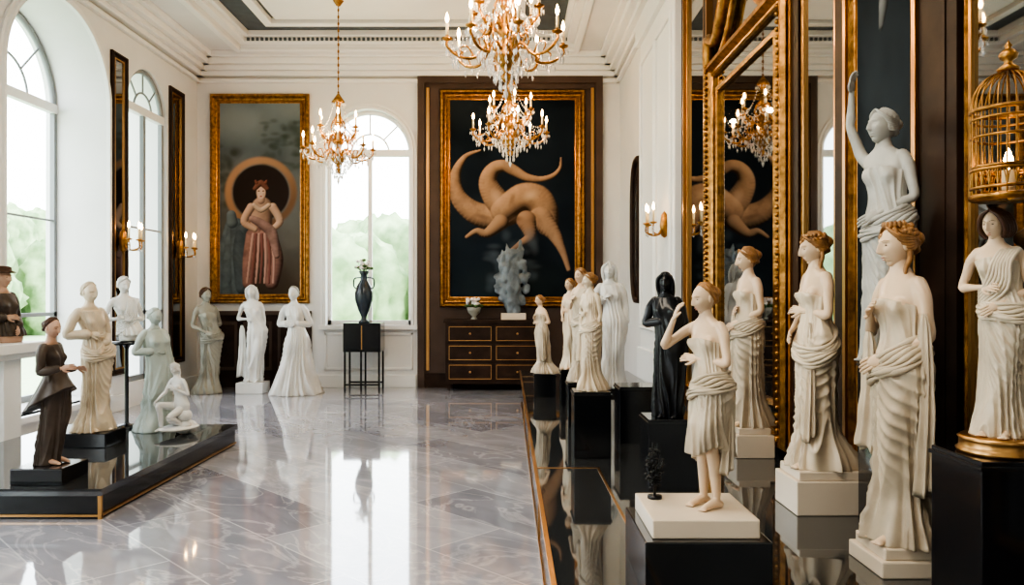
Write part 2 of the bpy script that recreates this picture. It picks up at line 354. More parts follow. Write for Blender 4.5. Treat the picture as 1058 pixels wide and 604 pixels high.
        for (hx,hy,h1,h0,hw) in hang:
            z_=np.linspace(h1,h0,30); t2=np.linspace(0,2*pi,64,endpoint=False); q=np.linspace(0,1,30)
            Rr=[]
            for zq,qq in zip(z_,q):
                w_=hw*(.65+.75*qq)*min(1,(qq+.02)*8)**.5; fo=(1-2*np.abs(np.sin(3.5*t2+qq*1.2+hx*9))**.8)*.016*(.3+qq)
                Rr.append(np.stack([hx+.012*math.sin(4*qq)+(w_+fo)*np.cos(t2),hy+(w_*.5+fo)*np.sin(t2),np.full(64,zq)+.03*qq*np.sin(2*t2+hx*5)],1))
            mb.rings(Rr,cloth)
        if diag:
            for j in range(7):
                q=j*.020-.05; sx=diag
                pts=[(sx*(.13-q*.3)+cx(1.38),.05,1.395),(sx*(.12-q)+cx(1.38),-.05,1.385),(sx*(.07-q)+cx(1.3),-.112,1.29),(-sx*(-.02+q)+cx(1.1),-.128,1.15+q),(-sx*.10+cx(1),-.11,1.03+q*1.4),(-sx*.17+cx(.95),-.04,.97+q*1.5),(-sx*.15+cx(.95),.07,.95+q)]
                mb.tube(pts,[.010,.013,.014,.013,.015,.016,.012],cloth,8,4)
        if peplum:
            q=np.linspace(0,1,24); t2=np.linspace(0,2*pi,90,endpoint=False)
            mb.rings([np.stack([cx(1.0)+(.135+.13*a**1.3+.018*a*np.sin(7*t2))*np.cos(t2),.05*a-.02+(.11+.16*a**1.3+.018*a*np.sin(7*t2))*np.sin(t2),1.07-.33*a-.16*a*np.sin(t2)],1) for a in q],cloth)
    if rock:
        for j in range(9): mb.ell((R.uniform(-.12,.12),R.uniform(-.1,.22),.50+R.uniform(-.06,.20)),(.15,.15,.13),rock,14,9)
        mb.ell((0,-.05,.46),(.30,.42,.06),rock,24,8)
    V=np.vstack(mb.V); 
    if lean: V[:,1]-=math.tan(math.radians(lean))*np.clip(V[:,2]-(.9 if seated else 0),0,2)
    zmin=V[:,2].min()
    s=H/(V[:,2].max()-zmin)
    if 'raise' in (A,B): s=H/(1.72)
    V=(V-np.array([0,0,zmin]))*s
    c,s_=math.cos(math.radians(yaw)),math.sin(math.radians(yaw))
    V=np.stack([V[:,0]*c-V[:,1]*s_,V[:,0]*s_+V[:,1]*c,V[:,2]],1)
    mb.V=[V]
    ob=mb.obj(name); ob.location=loc; fixn(ob); return ob
# ------------------------------------------------------------------ room shell
XL,XR,YF,YB,ZC=-5.42,1.95,13.5,-3.0,5.75
b=MB(); b.box(XL-1.2,XR+.3,YB-.3,YF+.3,-.1,0,FLOOR); b.obj('floor')
def wall_u(mb,mp,u0,u1,z1,ops,m,d0,d1):
    def pr(q,):
        n=len(q); v=[mp(u,d0,z) for u,z in q]+[mp(u,d1,z) for u,z in q]
        f=[tuple(range(n)),tuple(range(2*n-1,n-1,-1))]+[(i,(i+1)%n,(i+1)%n+n,i+n) for i in range(n)]
        mb.add(v,f,m,False)
    cur=u0
    for a,bb,zs,zp in ops:
        if a>cur: pr([(cur,0),(a,0),(a,z1),(cur,z1)])
        if zs>0: pr([(a,0),(bb,0),(bb,zs),(a,zs)])
        r=(bb-a)/2; c=(a+bb)/2; N=28
        for i in range(N):
            t0=pi-pi*i/N; t1=pi-pi*(i+1)/N
            pr([(c+r*math.cos(t0),zp+r*math.sin(t0)),(c+r*math.cos(t1),zp+r*math.sin(t1)),(c+r*math.cos(t1),z1),(c+r*math.cos(t0),z1)])
        cur=bb
    if cur<u1: pr([(cur,0),(u1,0),(u1,z1),(cur,z1)])
mpL=lambda u,d,z:(XL-d,u,z)
mpF=lambda u,d,z:(u,YF+d,z)
LW=[(-1.6,.4,.25,4.0),(1.8,3.9,.25,4.0),(5.0,7.1,.25,4.0),(8.3,10.45,.25,4.1),(11.02,12.28,.35,4.35)]
b=MB(); wall_u(b,mpL,YB,YF,ZC,LW,WHITE,0,.82); o=b.obj('wall_left'); fixn(o)
FW=[(-3.17,-1.69,1.08,4.1)]
b=MB(); wall_u(b,mpF,XL-.82,XR,ZC,FW,WHITE,0,.3); o=b.obj('wall_far'); fixn(o)
b=MB(); b.box(XR,XR+.25,YB,YF+.3,0,ZC+.4,WHITE); b.obj('wall_right')
b=MB(); b.box(XL-.82,XR+.25,YB-.25,YB,0,ZC+.4,WHITE); b.obj('wall_back')
b=MB(); X0,X1,Y0,Y1=-4.5,1.1,-1.5,13.0
b.box(XL-.82,X0,YB,YF+.3,ZC,ZC+.5,WHITE); b.box(X1,XR+.25,YB,YF+.3,ZC,ZC+.5,WHITE); b.box(X0,X1,Y1,YF+.3,ZC,ZC+.5,WHITE); b.box(X0,X1,YB,Y0,ZC,ZC+.5,WHITE)
b.box(X0,X1,Y0,Y1,ZC+.24,ZC+.5,DARKC); b.obj('ceiling')
def rect_mould(name,x0,x1,y0,y1,z0,z1,w,m):
    b=MB(); b.box(x0,x1,y1-w,y1,z0,z1,m); b.box(x0,x1,y0,y0+w,z0,z1,m); b.box(x0,x0+w,y0+w,y1-w,z0,z1,m); b.box(x1-w,x1,y0+w,y1-w,z0,z1,m)
    return b.obj(name,.012)
rect_mould('trim_1',X0-.1,X1+.1,Y0-.1,Y1+.1,ZC-.05,ZC,.10,TRIM)
rect_mould('trim_2',X0,X1,Y0,Y1,ZC+.06,ZC+.24,.12,TRIM)
rect_mould('trim_3',X0+.12,X1-.12,Y0+.12,Y1-.12,ZC+.14,ZC+.24,.08,TRIM)
rect_mould('trim_4',X0+.62,X1-.62,Y0+.6,Y1-.62,ZC+.14,ZC+.24,.14,TRIM)
b=MB(); b.box(X0+.84,X1-.84,Y0+.9,Y1-.84,ZC+.18,ZC+.24,WHITE); b.obj('trim_5')
b=MB()
for i in range(70):
    x=X0+.16+i*.0768; b.box(x,x+.04,Y1-.15,Y1-.12,ZC+.08,ZC+.13,DARKC)
b.obj('trim_6')
def cornice(name,axis):
    b=MB()
    for p,z0,z1 in((.07,5.30,5.36),(.12,5.40,5.48),(.20,5.48,5.56),(.30,5.56,5.66),(.38,5.66,ZC)):
        if axis=='L': b.box(XL,XL+p,YB,YF,z0,z1,TRIM)
        if axis=='R': b.box(XR-p,XR,YB,YF,z0,z1,TRIM)
        if axis=='F': b.box(XL,XR,YF-p,YF,z0,z1,TRIM)
    b.obj(name,.01)
cornice('cornice_left','L'); cornice('cornice_right','R'); cornice('cornice_far','F')
b=MB(); b.box(XL,-1.6,YF-.04,YF,0,.22,TRIM); b.box(1.66,XR,YF-.04,YF,0,.22,TRIM); b.obj('baseboard_far',.008)
b=MB(); rf=[]
for q in((-3.2,-1.66,.30,.95),):
    for x0,x1,z0,z1 in((q[0],q[1],q[2],q[2]+.04),(q[0],q[1],q[3]-.04,q[3]),(q[0],q[0]+.04,q[2],q[3]),(q[1]-.04,q[1],q[2],q[3])): b.box(x0,x1,YF-.025,YF,z0,z1,TRIM)
b.obj('trim_8',.006)
b=MB()
cur=YB
for a,bb,_,_ in LW: b.box(XL,XL+.04,cur,a,0,.22,TRIM); cur=bb
b.box(XL,XL+.04,cur,YF,0,.22,TRIM); b.obj('baseboard_left',.008)
def window(name,mp,a,bb,zs,zp,d,bars,mid,casing=True,dark=FRAMEW):
    m=MB(); r=(bb-a)/2; c=(a+bb)/2
    def bx(u0,u1,z0,z1,e=.03,mm=dark):
        p=mp(u0,d-e,z0); q=mp(u1,d+e,z1); m.box(min(p[0],q[0]),max(p[0],q[0]),min(p[1],q[1]),max(p[1],q[1]),z0,z1,mm)
    bx(a,a+.06,zs,zp);bx(bb-.06,bb,zs,zp);bx(a,bb,zs,zs+.08);bx(a,bb,zp-.06,zp+.06,.045,TRIM);
    bx(c-.035,c+.035,zs,zp)
    for z in mid: bx(a,bb,z-.025,z+.025)
    for z in bars: bx(a,bb,z-.012,z+.012,.015)
    N=24
    m.tube([mp(c+(r-.03)*math.cos(pi*i/N),d,zp+(r-.03)*math.sin(pi*i/N)) for i in range(N+1)],.04,dark,8,1)
    m.tube([mp(c+r*.45*math.cos(pi*i/N),d,zp+r*.45*math.sin(pi*i/N)) for i in range(N+1)],.016,dark,8,1)
    for t in (.25,.5,.75): m.tube([mp(c+r*.45*math.cos(pi*t),d,zp+r*.45*math.sin(pi*t)),mp(c+r*math.cos(pi*t),d,zp+r*math.sin(pi*t))],.014,dark,8,1)
    if casing:
        R=[]
        P=[(a,zs)]+[(c-r*math.cos(pi*i/N),zp+r*math.sin(pi*i/N)) for i in range(N+1)]+[(bb,zs)]
        for i,(u,z) in enumerate(P):
            if i==0: nu,nz=-1,0
            elif i==len(P)-1: nu,nz=1,0
            else: nu,nz=(u-c)/r,(z-zp)/r
            R.append([mp(u+nu*o_,-h_,z+nz*o_) for o_,h_ in((0,.0),(0,.05),(.04,.05),(.06,.03),(.10,.03),(.10,0))])
        m.rings(R,TRIM,False)
        bx2=mp(a-.12,-.08,zs-.07); q=mp(bb+.12,.1,zs); m.box(min(bx2[0],q[0]),max(bx2[0],q[0]),min(bx2[1],q[1]),max(bx2[1],q[1]),zs-.07,zs,TRIM)
    o=m.obj(name); fixn(o)
for i,(a,bb,zs,zp) in enumerate(LW):
    window('window_%d'%(i+1),mpL,a,bb,zs,zp,.70 if i<4 else .08,[2.6],[1.35],i!=4)
window('window_6',mpF,-3.17,-1.69,1.08,4.1,.15,[],[],True,TRIM)
# ------------------------------------------------------------------ frames
def rframe(mb,u0,u1,z0,z1,prof,m,base=0.):
    n=len(prof); C=[(u0,z0,-1,-1),(u1,z0,1,-1),(u1,z1,1,1),(u0,z1,-1,1)]; v=[];f=[]
    for u,z,su,sz in C:
        for o,h in prof: v.append((u+su*o,-h-base,z+sz*o))
    for i in range(4):
        j=(i+1)%4
        for k in range(n):
            l=(k+1)%n; f.append((i*n+k,j*n+k,j*n+l,i*n+l))
    mb.add(v,f,m,False)
def place(o,side,off=0):
    if side=='F': o.location=(0,YF-off,0)
    if side=='R': o.rotation_euler=(0,0,-pi/2); o.location=(XR-off,0,0)
    if side=='L': o.rotation_euler=(0,0,pi/2); o.location=(XL+off,0,0)
GP=lambda w,h:[(0,0),(0,h*.45),(w*.12,h*.6),(w*.2,h*.45),(w*.35,h*.5),(w*.6,h),(w*.85,h),(w,h*.7),(w,0)]
class Cv:
    def __init__(s,x0,x1,y0,y1,nx,ny):
        s.x0,s.x1,s.y0,s.y1,s.nx,s.ny=x0,x1,y0,y1,nx,ny
        s.X,s.Y=np.meshgrid(np.linspace(x0,x1,nx),np.linspace(y0,y1,ny)); s.I=np.zeros((ny,nx,3))
    def noise(s,sc_,seed,oct=4):
        r=np.random.RandomState(abs(int(seed))); out=np.zeros_like(s.X)
        for o in range(oct):
            for q in range(5):
                a=r.uniform(0,6.28); k=2**o/sc_; out+=np.sin((s.X*math.cos(a)+s.Y*math.sin(a))*k*r.uniform(.7,1.3)+r.uniform(0,6.3)+out*.8)/2**o
        return .5+out/9
    def mix(s,a,c): a=np.clip(a,0,1)[...,None]; s.I=s.I*(1-a)+np.array(c)*a if np.ndim(c)==1 else s.I*(1-a)+c*a
    def blob(s,cx,cy,rx,ry,c,soft=.3,al=1,rot=0):
        dx=s.X-cx;dy=s.Y-cy; a=math.radians(rot); x=dx*math.cos(a)+dy*math.sin(a); y=-dx*math.sin(a)+dy*math.cos(a)
        q=np.sqrt((x/rx)**2+(y/ry)**2); s.mix(al*(1-sm(q,1-soft,1+soft*.3)),c)
    def limb(s,pts,rr,c,lo=.25,tex=0,seed=1):
        P=np.array(pts,float); r=np.array(rr,float)
        Q=[];qr=[]
        for i in range(len(P)-1):
            p0=P[max(i-1,0)];p1=P[i];p2=P[i+1];p3=P[min(i+2,len(P)-1)]
            for k in range(6):
                t=k/6; Q.append(.5*((2*p1)+(-p0+p2)*t+(2*p0-5*p1+4*p2-p3)*t*t+(-p0+3*p1-3*p2+p3)*t**3)); qr.append(r[i]*(1-t)+r[i+1]*t)
        Q.append(P[-1]);qr.append(r[-1])
        best=np.full(s.X.shape,9.); sh=np.zeros(s.X.shape)
        for i in range(len(Q)-1):
            a,bq=Q[i],Q[i+1]; d=bq-a; L=d@d+1e-9
            t=np.clip(((s.X-a[0])*d[0]+(s.Y-a[1])*d[1])/L,0,1); rad=qr[i]*(1-t)+qr[i+1]*t
            ox=(s.X-a[0]-t*d[0])/rad; oy=(s.Y-a[1]-t*d[1])/rad; q=np.hypot(ox,oy); m=q<best
            best=np.where(m,q,best); nz=np.sqrt(np.clip(1-q*q,0,1)); l=np.clip(-.45*ox-.55*oy+.65*nz,0,1); sh=np.where(m,l,sh)
        sh=lo+(1-lo)*sh
        if tex: sh=sh*(1-tex+tex*s.noise(3,seed))
        s.mix(1-sm(best,.88,1.02),np.array(c)[None,None,:]*sh[...,None]*1.15)
    def build(s,name,u0,u1,z0,z1,parent,side,off):
        V=np.stack([u0+(s.X-s.x0)/(s.x1-s.x0)*(u1-u0),np.zeros_like(s.X),z1-(s.Y-s.y0)/(s.y1-s.y0)*(z1-z0)],-1).reshape(-1,3)
        nx,ny=s.nx,s.ny; i=np.arange(nx*ny).reshape(ny,nx)
        F=np.stack([i[1:,:-1],i[1:,1:],i[:-1,1:],i[:-1,:-1]],-1).reshape(-1,4)
        me=bpy.data.meshes.new(name); me.from_pydata(V.tolist(),[],F.tolist()); at=me.color_attributes.new('Paint','FLOAT_COLOR','POINT')
        c=np.ones((nx*ny,4)); c[:,:3]=np.clip(s.I,0,1).reshape(-1,3); at.data.foreach_set('color',c.ravel())
        m=bpy.data.materials.get('oil_paint')
        if not m:
            m=bpy.data.materials.new('oil_paint'); m.use_nodes=True; nt=m.node_tree; bs=nt.nodes['Principled BSDF']; a=nt.nodes.new('ShaderNodeVertexColor'); a.layer_name='Paint'
            nt.links.new(a.outputs['Color'],bs.inputs['Base Color']); bs.inputs['Roughness'].default_value=.8
            bs.inputs['Specular IOR Level'].default_value=.08
        me.materials.append(m); o=bpy.data.objects.new(name,me); sc.collection.objects.link(o); o.parent=parent; o.location=(0,-off,0); return o
b=MB(); b.box(-1.57,1.64,YF-.05,YF,0,5.42,WOOD2)
for x0,x1 in((-1.57,-1.45),(1.52,1.64)): b.box(x0,x1,YF-.09,YF-.05,0,5.42,WOOD2)
b.box(-1.45,1.52,YF-.09,YF-.05,5.28,5.42,WOOD2); b.box(-1.42,-1.37,YF-.07,YF-.05,.3,5.2,GOLDS); b.box(1.44,1.49,YF-.07,YF-.05,.3,5.2,GOLDS)
b.box(-1.57,1.64,YF-.08,YF-.05,0,.25,WOOD); b.obj('wall_panel_far')
b=MB(); b.box(-5.3,-3.42,YF-.05,YF,0,1.30,WOOD); b.box(-5.3,-3.42,YF-.09,YF,1.26,1.33,WOOD2)
for k in range(3): 
    x=-5.2+k*.6; b.box(x,x+.5,YF-.07,YF-.05,.3,1.15,WOOD2); b.box(x+.05,x+.45,YF-.08,YF-.05,.36,1.09,WOOD)
b.obj('trim_wainscot_far',.006)
def frame_obj(name,u0,u1,z0,z1,w,h,side,off,extra=None):
    m=MB(); rframe(m,u0+w,u1-w,z0+w,z1-w,GP(w,h),GOLD)
    rframe(m,u0+w*1.35,u1-w*1.35,z0+w*1.35,z1-w*1.35,[(0,0),(0,h*.35),(w*.12,h*.4),(w*.35,h*.35),(w*.35,0)],BRONZE)
    m.box(u0+w,u1-w,-.012,0,z0+w,z1-w,WOOD)
    o=m.obj(name); fixn(o); place(o,side,off); return o
fr=frame_obj('creature_oil_painting',-1.18,1.33,1.40,5.16,.13,.09,'F',.05)
c=Cv(463,598,102,312,200,310); n=c.noise(30,3); c.I=np.array([.012,.018,.026])*(0.6+1.2*n[...,None])
c.blob(475,110,50,30,(.04,.05,.06),.9,.5); c.blob(530,295,60,26,(.03,.045,.05),.9,.7)
T_=(.50,.325,.215); LO=.07
c.limb([(497,157),(481,164),(471,183),(474,205),(490,221),(510,226),(530,220)],[1,3,6,9,12,14,14],T_,LO,.3)
c.limb([(526,222),(512,206),(505,190),(510,177),(521,173),(532,178),(545,185),(560,187),(573,183),(580,175),(581,165)],[14,13,10,7.5,6.5,6,4.5,3.2,2.6,1.8,1],T_,LO,.2)
c.limb([(520,220),(540,206),(556,208),(564,220),(567,236)],[13,15,16,15,11],T_,LO,.25)
c.limb([(560,228),(573,243),(580,256),(585,268),(589,281)],[13,8,5,3.4,2.4],T_,LO,.2)
c.limb([(545,230),(549,246),(539,254),(528,263)],[11,6,3.6,2.6],(.38,.24,.16),LO)
c.limb([(518,232),(504,243),(493,241),(483,247)],[9,5,3.3,2],(.40,.26,.17),LO)
c.blob(549,204,11,6,(.66,.48,.34),.9,.5,-20); c.blob(514,206,6,10,(.60,.42,.30),.9,.4,-20); c.blob(500,226,12,3,(.12,.07,.05),.9,.5,15); c.blob(534,228,9,4,(.11,.065,.04),.9,.6); c.blob(530,208,3,9,(.18,.11,.07),.9,.5,20); c.blob(556,226,4,9,(.20,.12,.08),.9,.4,-20)
for q in range(34):
    c.blob(531+rng.uniform(-26,24),275+rng.uniform(-34,34),rng.uniform(4,11),rng.uniform(3,8),(.12,.15,.18),.9,.32)
c.build('canvas',-1.05,1.20,1.53,5.03,fr,'F',.02)
fr=frame_obj('portrait_oil_painting',-5.18,-3.46,1.46,5.10,.12,.08,'F',.0)
c=Cv(226,312,105,306,150,320); n=c.noise(14,5)
t=(c.Y-105)/201; c.I=np.array([.15,.19,.21])*(1-t)[...,None]+np.array([.11,.09,.07])*t[...,None]; c.I=c.I*(.7+.5*n[...,None])
c.blob(245,125,50,26,(.28,.31,.31),.9,.6); c.blob(300,112,30,16,(.26,.29,.29),.9,.5); c.blob(240,190,20,30,(.20,.19,.17),.9,.5)
for q in range(60): c.blob(rng.uniform(272,312),rng.uniform(125,180),rng.uniform(3,7),rng.uniform(2,5),(.055,.07,.05),.8,.4)
for q in range(40): c.blob(rng.uniform(226,246),rng.uniform(150,215),rng.uniform(3,7),rng.uniform(2,6),(.07,.08,.06),.8,.4)
c.blob(269,300,60,40,(.055,.04,.03),.6,.85)
q=np.hypot((c.X-270)/38,(c.Y-199)/38); c.mix(1-sm(q,.72,.78),(.035,.025,.022)); ring=np.exp(-((q-.87)/.10)**4)
c.mix(ring,np.array([.44,.26,.16])[None,None,:]*(.40+.6*np.clip(.5-(c.X-270)/80-(c.Y-199)/80,0,1))[...,None])
B_=(.16,.20,.225)
for dxx in(-6,0,7): c.limb([(243+dxx*.4,232),(240+dxx,262),(238+dxx*1.6,302)],[7,8,9],B_,.12,.4,14+dxx)
c.limb([(252,238),(250,262),(254,296)],[7,9,10],(.12,.15,.17),.15,.4,6); c.limb([(240,222),(241,230)],[5,6],B_,.3)
R_=(.36,.205,.175)
c.limb([(271,214),(270,236)],[11,12],(.50,.33,.25),.15,.3); c.limb([(264,244),(260,268),(258,292)],[10,9,7],R_,.12,.4); c.limb([(277,244),(284,268),(281,292)],[10,9,7],R_,.12,.4)
for j in range(7): c.limb([(262+j*3,242),(259+j*4,266),(256+j*4.4,292)],[1.6,1.5,1.2],(.24,.11,.095) if j%2 else (.48,.30,.26),.3)
c.limb([(260,214),(253,229),(264,237)],[4.5,4,2.8],(.56,.38,.29),.2); c.limb([(282,214),(289,229),(278,239)],[4.5,4,2.8],(.56,.38,.29),.2)
c.limb([(261,226),(270,231),(281,241),(286,264)],[3.5,5,6,3],(.42,.27,.24),.15,.4); c.limb([(263,212),(270,217),(278,212)],[2.4,3,2.4],(.58,.43,.33),.2)
c.limb([(270,197),(270,207)],[4.2,4.2],(.52,.34,.26),.3); c.blob(270,199,5.0,7.0,(.60,.42,.33),.25); c.blob(267.8,197.5,1.1,.7,(.06,.03,.02),.3); c.blob(272.4,197.5,1.1,.7,(.06,.03,.02),.3); c.blob(270,203,1.6,.6,(.34,.09,.07),.4); c.blob(273,201,2,4,(.38,.24,.17),.9,.5)
c.limb([(263.8,195),(270,189.5),(276.2,195)],[2.3,3.6,2.3],(.22,.10,.07),.2); c.limb([(265.5,189),(264.5,187)],[1.8,1.1],(.25,.1,.07),.3); c.limb([(274.5,189),(275.5,187)],[1.8,1.1],(.25,.1,.07),.3)
c.build('canvas',-5.06,-3.58,1.58,4.98,fr,'F',.02)
def wall_mirror(name,side,u0,u1,z0,z1,w,h,off=0,m=MIRR):
    b=MB(); rframe(b,u0+w,u1-w,z0+w,z1-w,GP(w,h),GOLD if side!='L' else WOOD); b.box(u0+w*.9,u1-w*.9,-.015,0,z0+w*.9,z1-w*.9,m)
    rframe(b,u0+w,u1-w,z0+w,z1-w,[(-.02,0.012),(-.02,.03),(.0,.03),(.0,0.012)],GOLDS)
    o=b.obj(name); fixn(o); place(o,side,off); return o
wall_mirror('wall_mirror','L',10.54,10.97,.5,4.95,.08,.05)
wall_mirror('wall_mirror','L',12.36,12.88,.5,4.95,.08,.05)
def sconce(loc,ang,name='candle_sconce',s=1):
    b=MB(); b.lathe([(0,-.12),(.03,-.1),(.045,0),(.03,.1),(0,.14)],(0,0,0),GOLD,16)
    for sx in(-1,0,1):
        x=sx*.14; y=-.13-(.04 if sx==0 else 0)
        b.tube([(0,-.02,-.02),(x*.4,-.06,-.09),(x*.9,y,-.07),(x,y,.0)],[.010,.009,.008,.008],GOLD,8,5)
        b.lathe([(0,0),(.03,.008),(.035,.02),(.012,.025),(0,.026)],(x,y,0),GOLD,14); b.lathe([(0,.02),(.011,.02),(.011,.13),(0,.132)],(x,y,0),CANDLE,10)
        b.lathe([(0,.13),(.011,.145),(.013,.165),(.005,.20),(0,.21)],(x,y,0),FLAME,10)
        for k in range(3): b.ell((x,y,-.03-.03*k),(.010,.010,.016),CRYST,6,4)
    o=b.obj(name); o.location=loc; o.rotation_euler=(0,0,ang); o.scale=(s,s,s)
    return o
sconce((XL+.075,10.75,2.35),pi/2,s=1.3); sconce((XL+.075,12.62,2.35),pi/2,s=1.3)
# ------------------------------------------------------------------ right wall
PT=.5
b=MB(); b.box(XR-.14,XR,8.43,10.6,0,5.32,TRIM); b.box(XR-.18,XR,8.38,10.65,0,.9,TRIM); b.box(XR-.2,XR,8.36,10.67,5.0,5.3,TRIM); b.obj('wall_pilaster_right',.01)
b=MB()
for (a,c_) in((8.6,9.4),(9.55,10.45)): rframe(b,-c_,-a,1.2,4.7,[(0,0),(0,.025),(.03,.035),(.05,.02),(.05,0)],TRIM)
o=b.obj('trim_7'); fixn(o); place(o,'R',.14)
sconce((XR-.165,8.85,2.40),-pi/2,s=1.2)
b=MB(); b.box(XR-.04,XR,1.2,8.36,PT,5.32,WOOD)
for d in (8.28,7.34,5.04,4.36,3.46,3.28,1.9): b.box(XR-.085,XR-.04,d-.06,d+.06,PT,5.32,WOOD)
for d in (8.20,7.25,5.10,4.27,3.54): b.box(XR-.10,XR-.04,d-.018,d+.018,PT,5.32,GOLDS)
b.box(XR-.09,XR-.04,3.30,3.42,PT,5.32,WOOD)
b.box(XR-.07,XR,1.2,8.34,PT,PT+.12,WOOD); b.obj('wall_panelling_right')
for d0,d1 in((7.42,8.18),(4.42,4.98),(2.0,3.2)):
    wall_mirror('wall_mirror','R',-d1,-d0,.64,5.25,.035,.03,.04)
fr=frame_obj('nocturne_oil_painting',-4.25,-3.56,.64,5.25,.04,.05,'R',.04)
c=Cv(0,61,0,450,60,260); n=c.noise(20,8); c.I=np.array([.026,.032,.038])*(.5+1.0*n[...,None])
G_=(.20,.20,.20); c.limb([(30,150),(27,172),(33,196),(28,222)],[4,7,8,3],G_,.1,.4,3); c.limb([(30,138),(30,142)],[4,4],G_,.3); c.limb([(26,156),(18,175),(22,192)],[3,3,2],G_,.3)
c.build('canvas',-4.21,-3.60,.68,5.21,fr,'R',.016)
m=MB(); u0,u1,z0,z1=-7.18,-5.14,.56,3.72
rframe(m,u0+.13,u1-.13,z0+.13,z1-.13,GP(.13,.10),GOLD); rframe(m,u0+.30,u1-.30,z0+.30,z1-.30,[(0,.0),(0,.05),(.03,.06),(.05,.03),(.05,0)],GOLD)
m.box(u0+.12,u1-.12,-.02,0,z0+.12,z1+.0,MIRR)
cc=(u0+u1)/2
for sx in(-1,1):
    m.tube([(cc+sx*1.0,-.06,3.70),(cc+sx*.92,-.07,3.92),(cc+sx*.70,-.07,3.86),(cc+sx*.45,-.08,4.02),(cc+sx*.22,-.08,4.32),(cc+sx*.05,-.08,4.40)],[.05,.06,.05,.06,.06,.07],GOLD,10,6)
    m.tube([(cc+sx*.9,-.05,3.68),(cc+sx*.6,-.06,3.70),(cc+sx*.35,-.06,3.85),(cc+sx*.12,-.06,4.15)],[.03,.03,.03,.03],GOLD,8,6)
N=20; top=[(cc-.95+1.9*i/N, 3.72+.62*math.exp(-((i/N-.5)/.22)**2)) for i in range(N+1)]
v=[(x,-.02,3.60) for x,_ in top]+[(x,-.02,z) for x,z in top]; m.add(v,[(i,i+1,i+N+2,i+N+1) for i in range(N)],MIRR,False)
for i in range(60):
    for uu in(u0+.07,u1-.07):
        m.ell((uu,-.10,z0+.08+i*(z1-z0-.1)/59),(.018,.02,.018),GOLD,8,5)
for i in range(36): m.ell((u0+.07+i*(u1-u0-.14)/35,-.10,z0+.07),(.018,.02,.018),GOLD,8,5)
for i in range(9):
    a=pi*i/8; m.ell((cc+.14*math.cos(a),-.09,4.42+.15*math.sin(a)),(.05,.03,.09),GOLD,10,6,rot=Matrix.Rotation(-(a-pi/2),3,'Y'))
m.ell((cc,-.1,4.42),(.08,.05,.08),GOLD,14,8)
o=m.obj('ornate_gilt_mirror'); fixn(o); place(o,'R',.04)
m=MB(); N=40; pr=[(0,0),(0,.035),(.03,.06),(.07,.05),(.08,0)]; R=[]
cu,cz,ru,rz=-11.6,2.58,.42,1.02
for i in range(N):
    a=2*pi*i/N; ca,sa=math.cos(a),math.sin(a); q=(abs(ca)**3.2+abs(sa)**3.2)**(-1/3.2)
    R.append([(cu+ca*q*(ru+o_),-h_,cz+sa*q*(rz+o_)) for o_,h_ in pr])
R.append(R[0]); m.rings(R,WOOD,True,False)
v=[(r_[0][0],-.015,r_[0][2]) for r_ in R[:-1]]; m.add(v,[tuple(range(N))],MIRR,False)
o=m.obj('oval_wall_mirror'); fixn(o); place(o,'R',0)
# ------------------------------------------------------------------ platforms
b=MB(); b.box(.20,XR-.21,-.6,11.3,0,PT-.05,BSIDE); b.box(XR-.21,XR-.002,-.6,8.35,0,PT-.05,BSIDE); b.box(.17,XR-.21,-.62,11.33,PT-.05,PT,BGLASS); b.box(XR-.21,XR-.002,-.62,8.35,PT-.05,PT,BGLASS)
b.box(.163,.185,-.6,11.33,PT-.012,PT+.003,GOLDS); b.box(.19,.205,-.6,11.3,.02,.05,GOLDS)
for d in(4.94,7.4,9.5): b.box(.19,.205,d-.012,d+.012,.05,PT-.05,GOLDS)
b.box(.565,.580,-.6,4.94,PT-.002,PT+.003,GOLDS); b.box(.17,.58,4.93,4.945,PT-.002,PT+.003,GOLDS)
b.obj('glass_display_platform')
b=MB(); b.box(-4.75,-2.92,5.54,8.28,0,.18,BSIDE); b.box(-4.78,-2.9,5.52,8.3,.17,.22,BGLASS)
b.box(-4.78,-2.9,5.51,5.52,.205,.222,BSIDE); b.box(-4.76,-2.905,5.525,5.545,.02,.035,GOLDS); b.box(-2.93,-2.905,5.53,8.28,.02,.035,GOLDS)
b.box(-2.932,-2.905,5.53,5.55,.0,.17,GOLDS)
b.obj('low_black_platform')
def block(name,x0,x1,y0,y1,z0,z1,m,bev=.008):
    b=MB(); b.box(x0,x1,y0,y1,z0,z1,m); return b.obj(name,bev)
def ped(x,y,w,z0,z1,name='black_pedestal',w2=None):
    w2=w2 or w
    b=MB(); b.box(x-w/2,x+w/2,y-w2/2,y+w2/2,z0,z1,BLACK); b.box(x-w/2-.008,x+w/2+.008,y-w2/2-.008,y+w2/2+.008,z1-.03,z1-.015,BSIDE); return b.obj(name,.004)
ped(.40,8.5,.24,PT,.75); ped(.64,7.9,.22,PT,.85); ped(.63,6.6,.26,PT,.87); ped(.57,5.35,.25,PT,.947)
ped(.98,5.9,.30,PT,.92); ped(.93,4.5,.28,PT,.90)
ped(1.70,2.66,.33,PT,1.06,w2=.30); ped(1.74,3.52,.19,PT,1.30,w2=.24)
ped(1.18,8.8,.40,PT,.56,'low_black_pedestal')
b=MB(); b.box(.534,.932,2.86,3.26,.70,.77,STONE); b.box(.50,.965,2.82,3.30,PT,.70,BLACK); b.obj('stone_topped_plinth',.005)
def stone(x0,x1,y0,y1,z1):
    b=MB(); b.box(x0,x1,y0,y1,PT,z1-.045,STONE); b.box(x0+.02,x1-.02,y0+.02,y1-.02,z1-.045,z1,STONE); b.obj('stone_plinth',.006)
stone(1.44,1.80,3.86,4.18,.715); stone(1.45,1.78,3.0,3.30,.61); stone(1.54,1.80,5.22,5.56,.70)
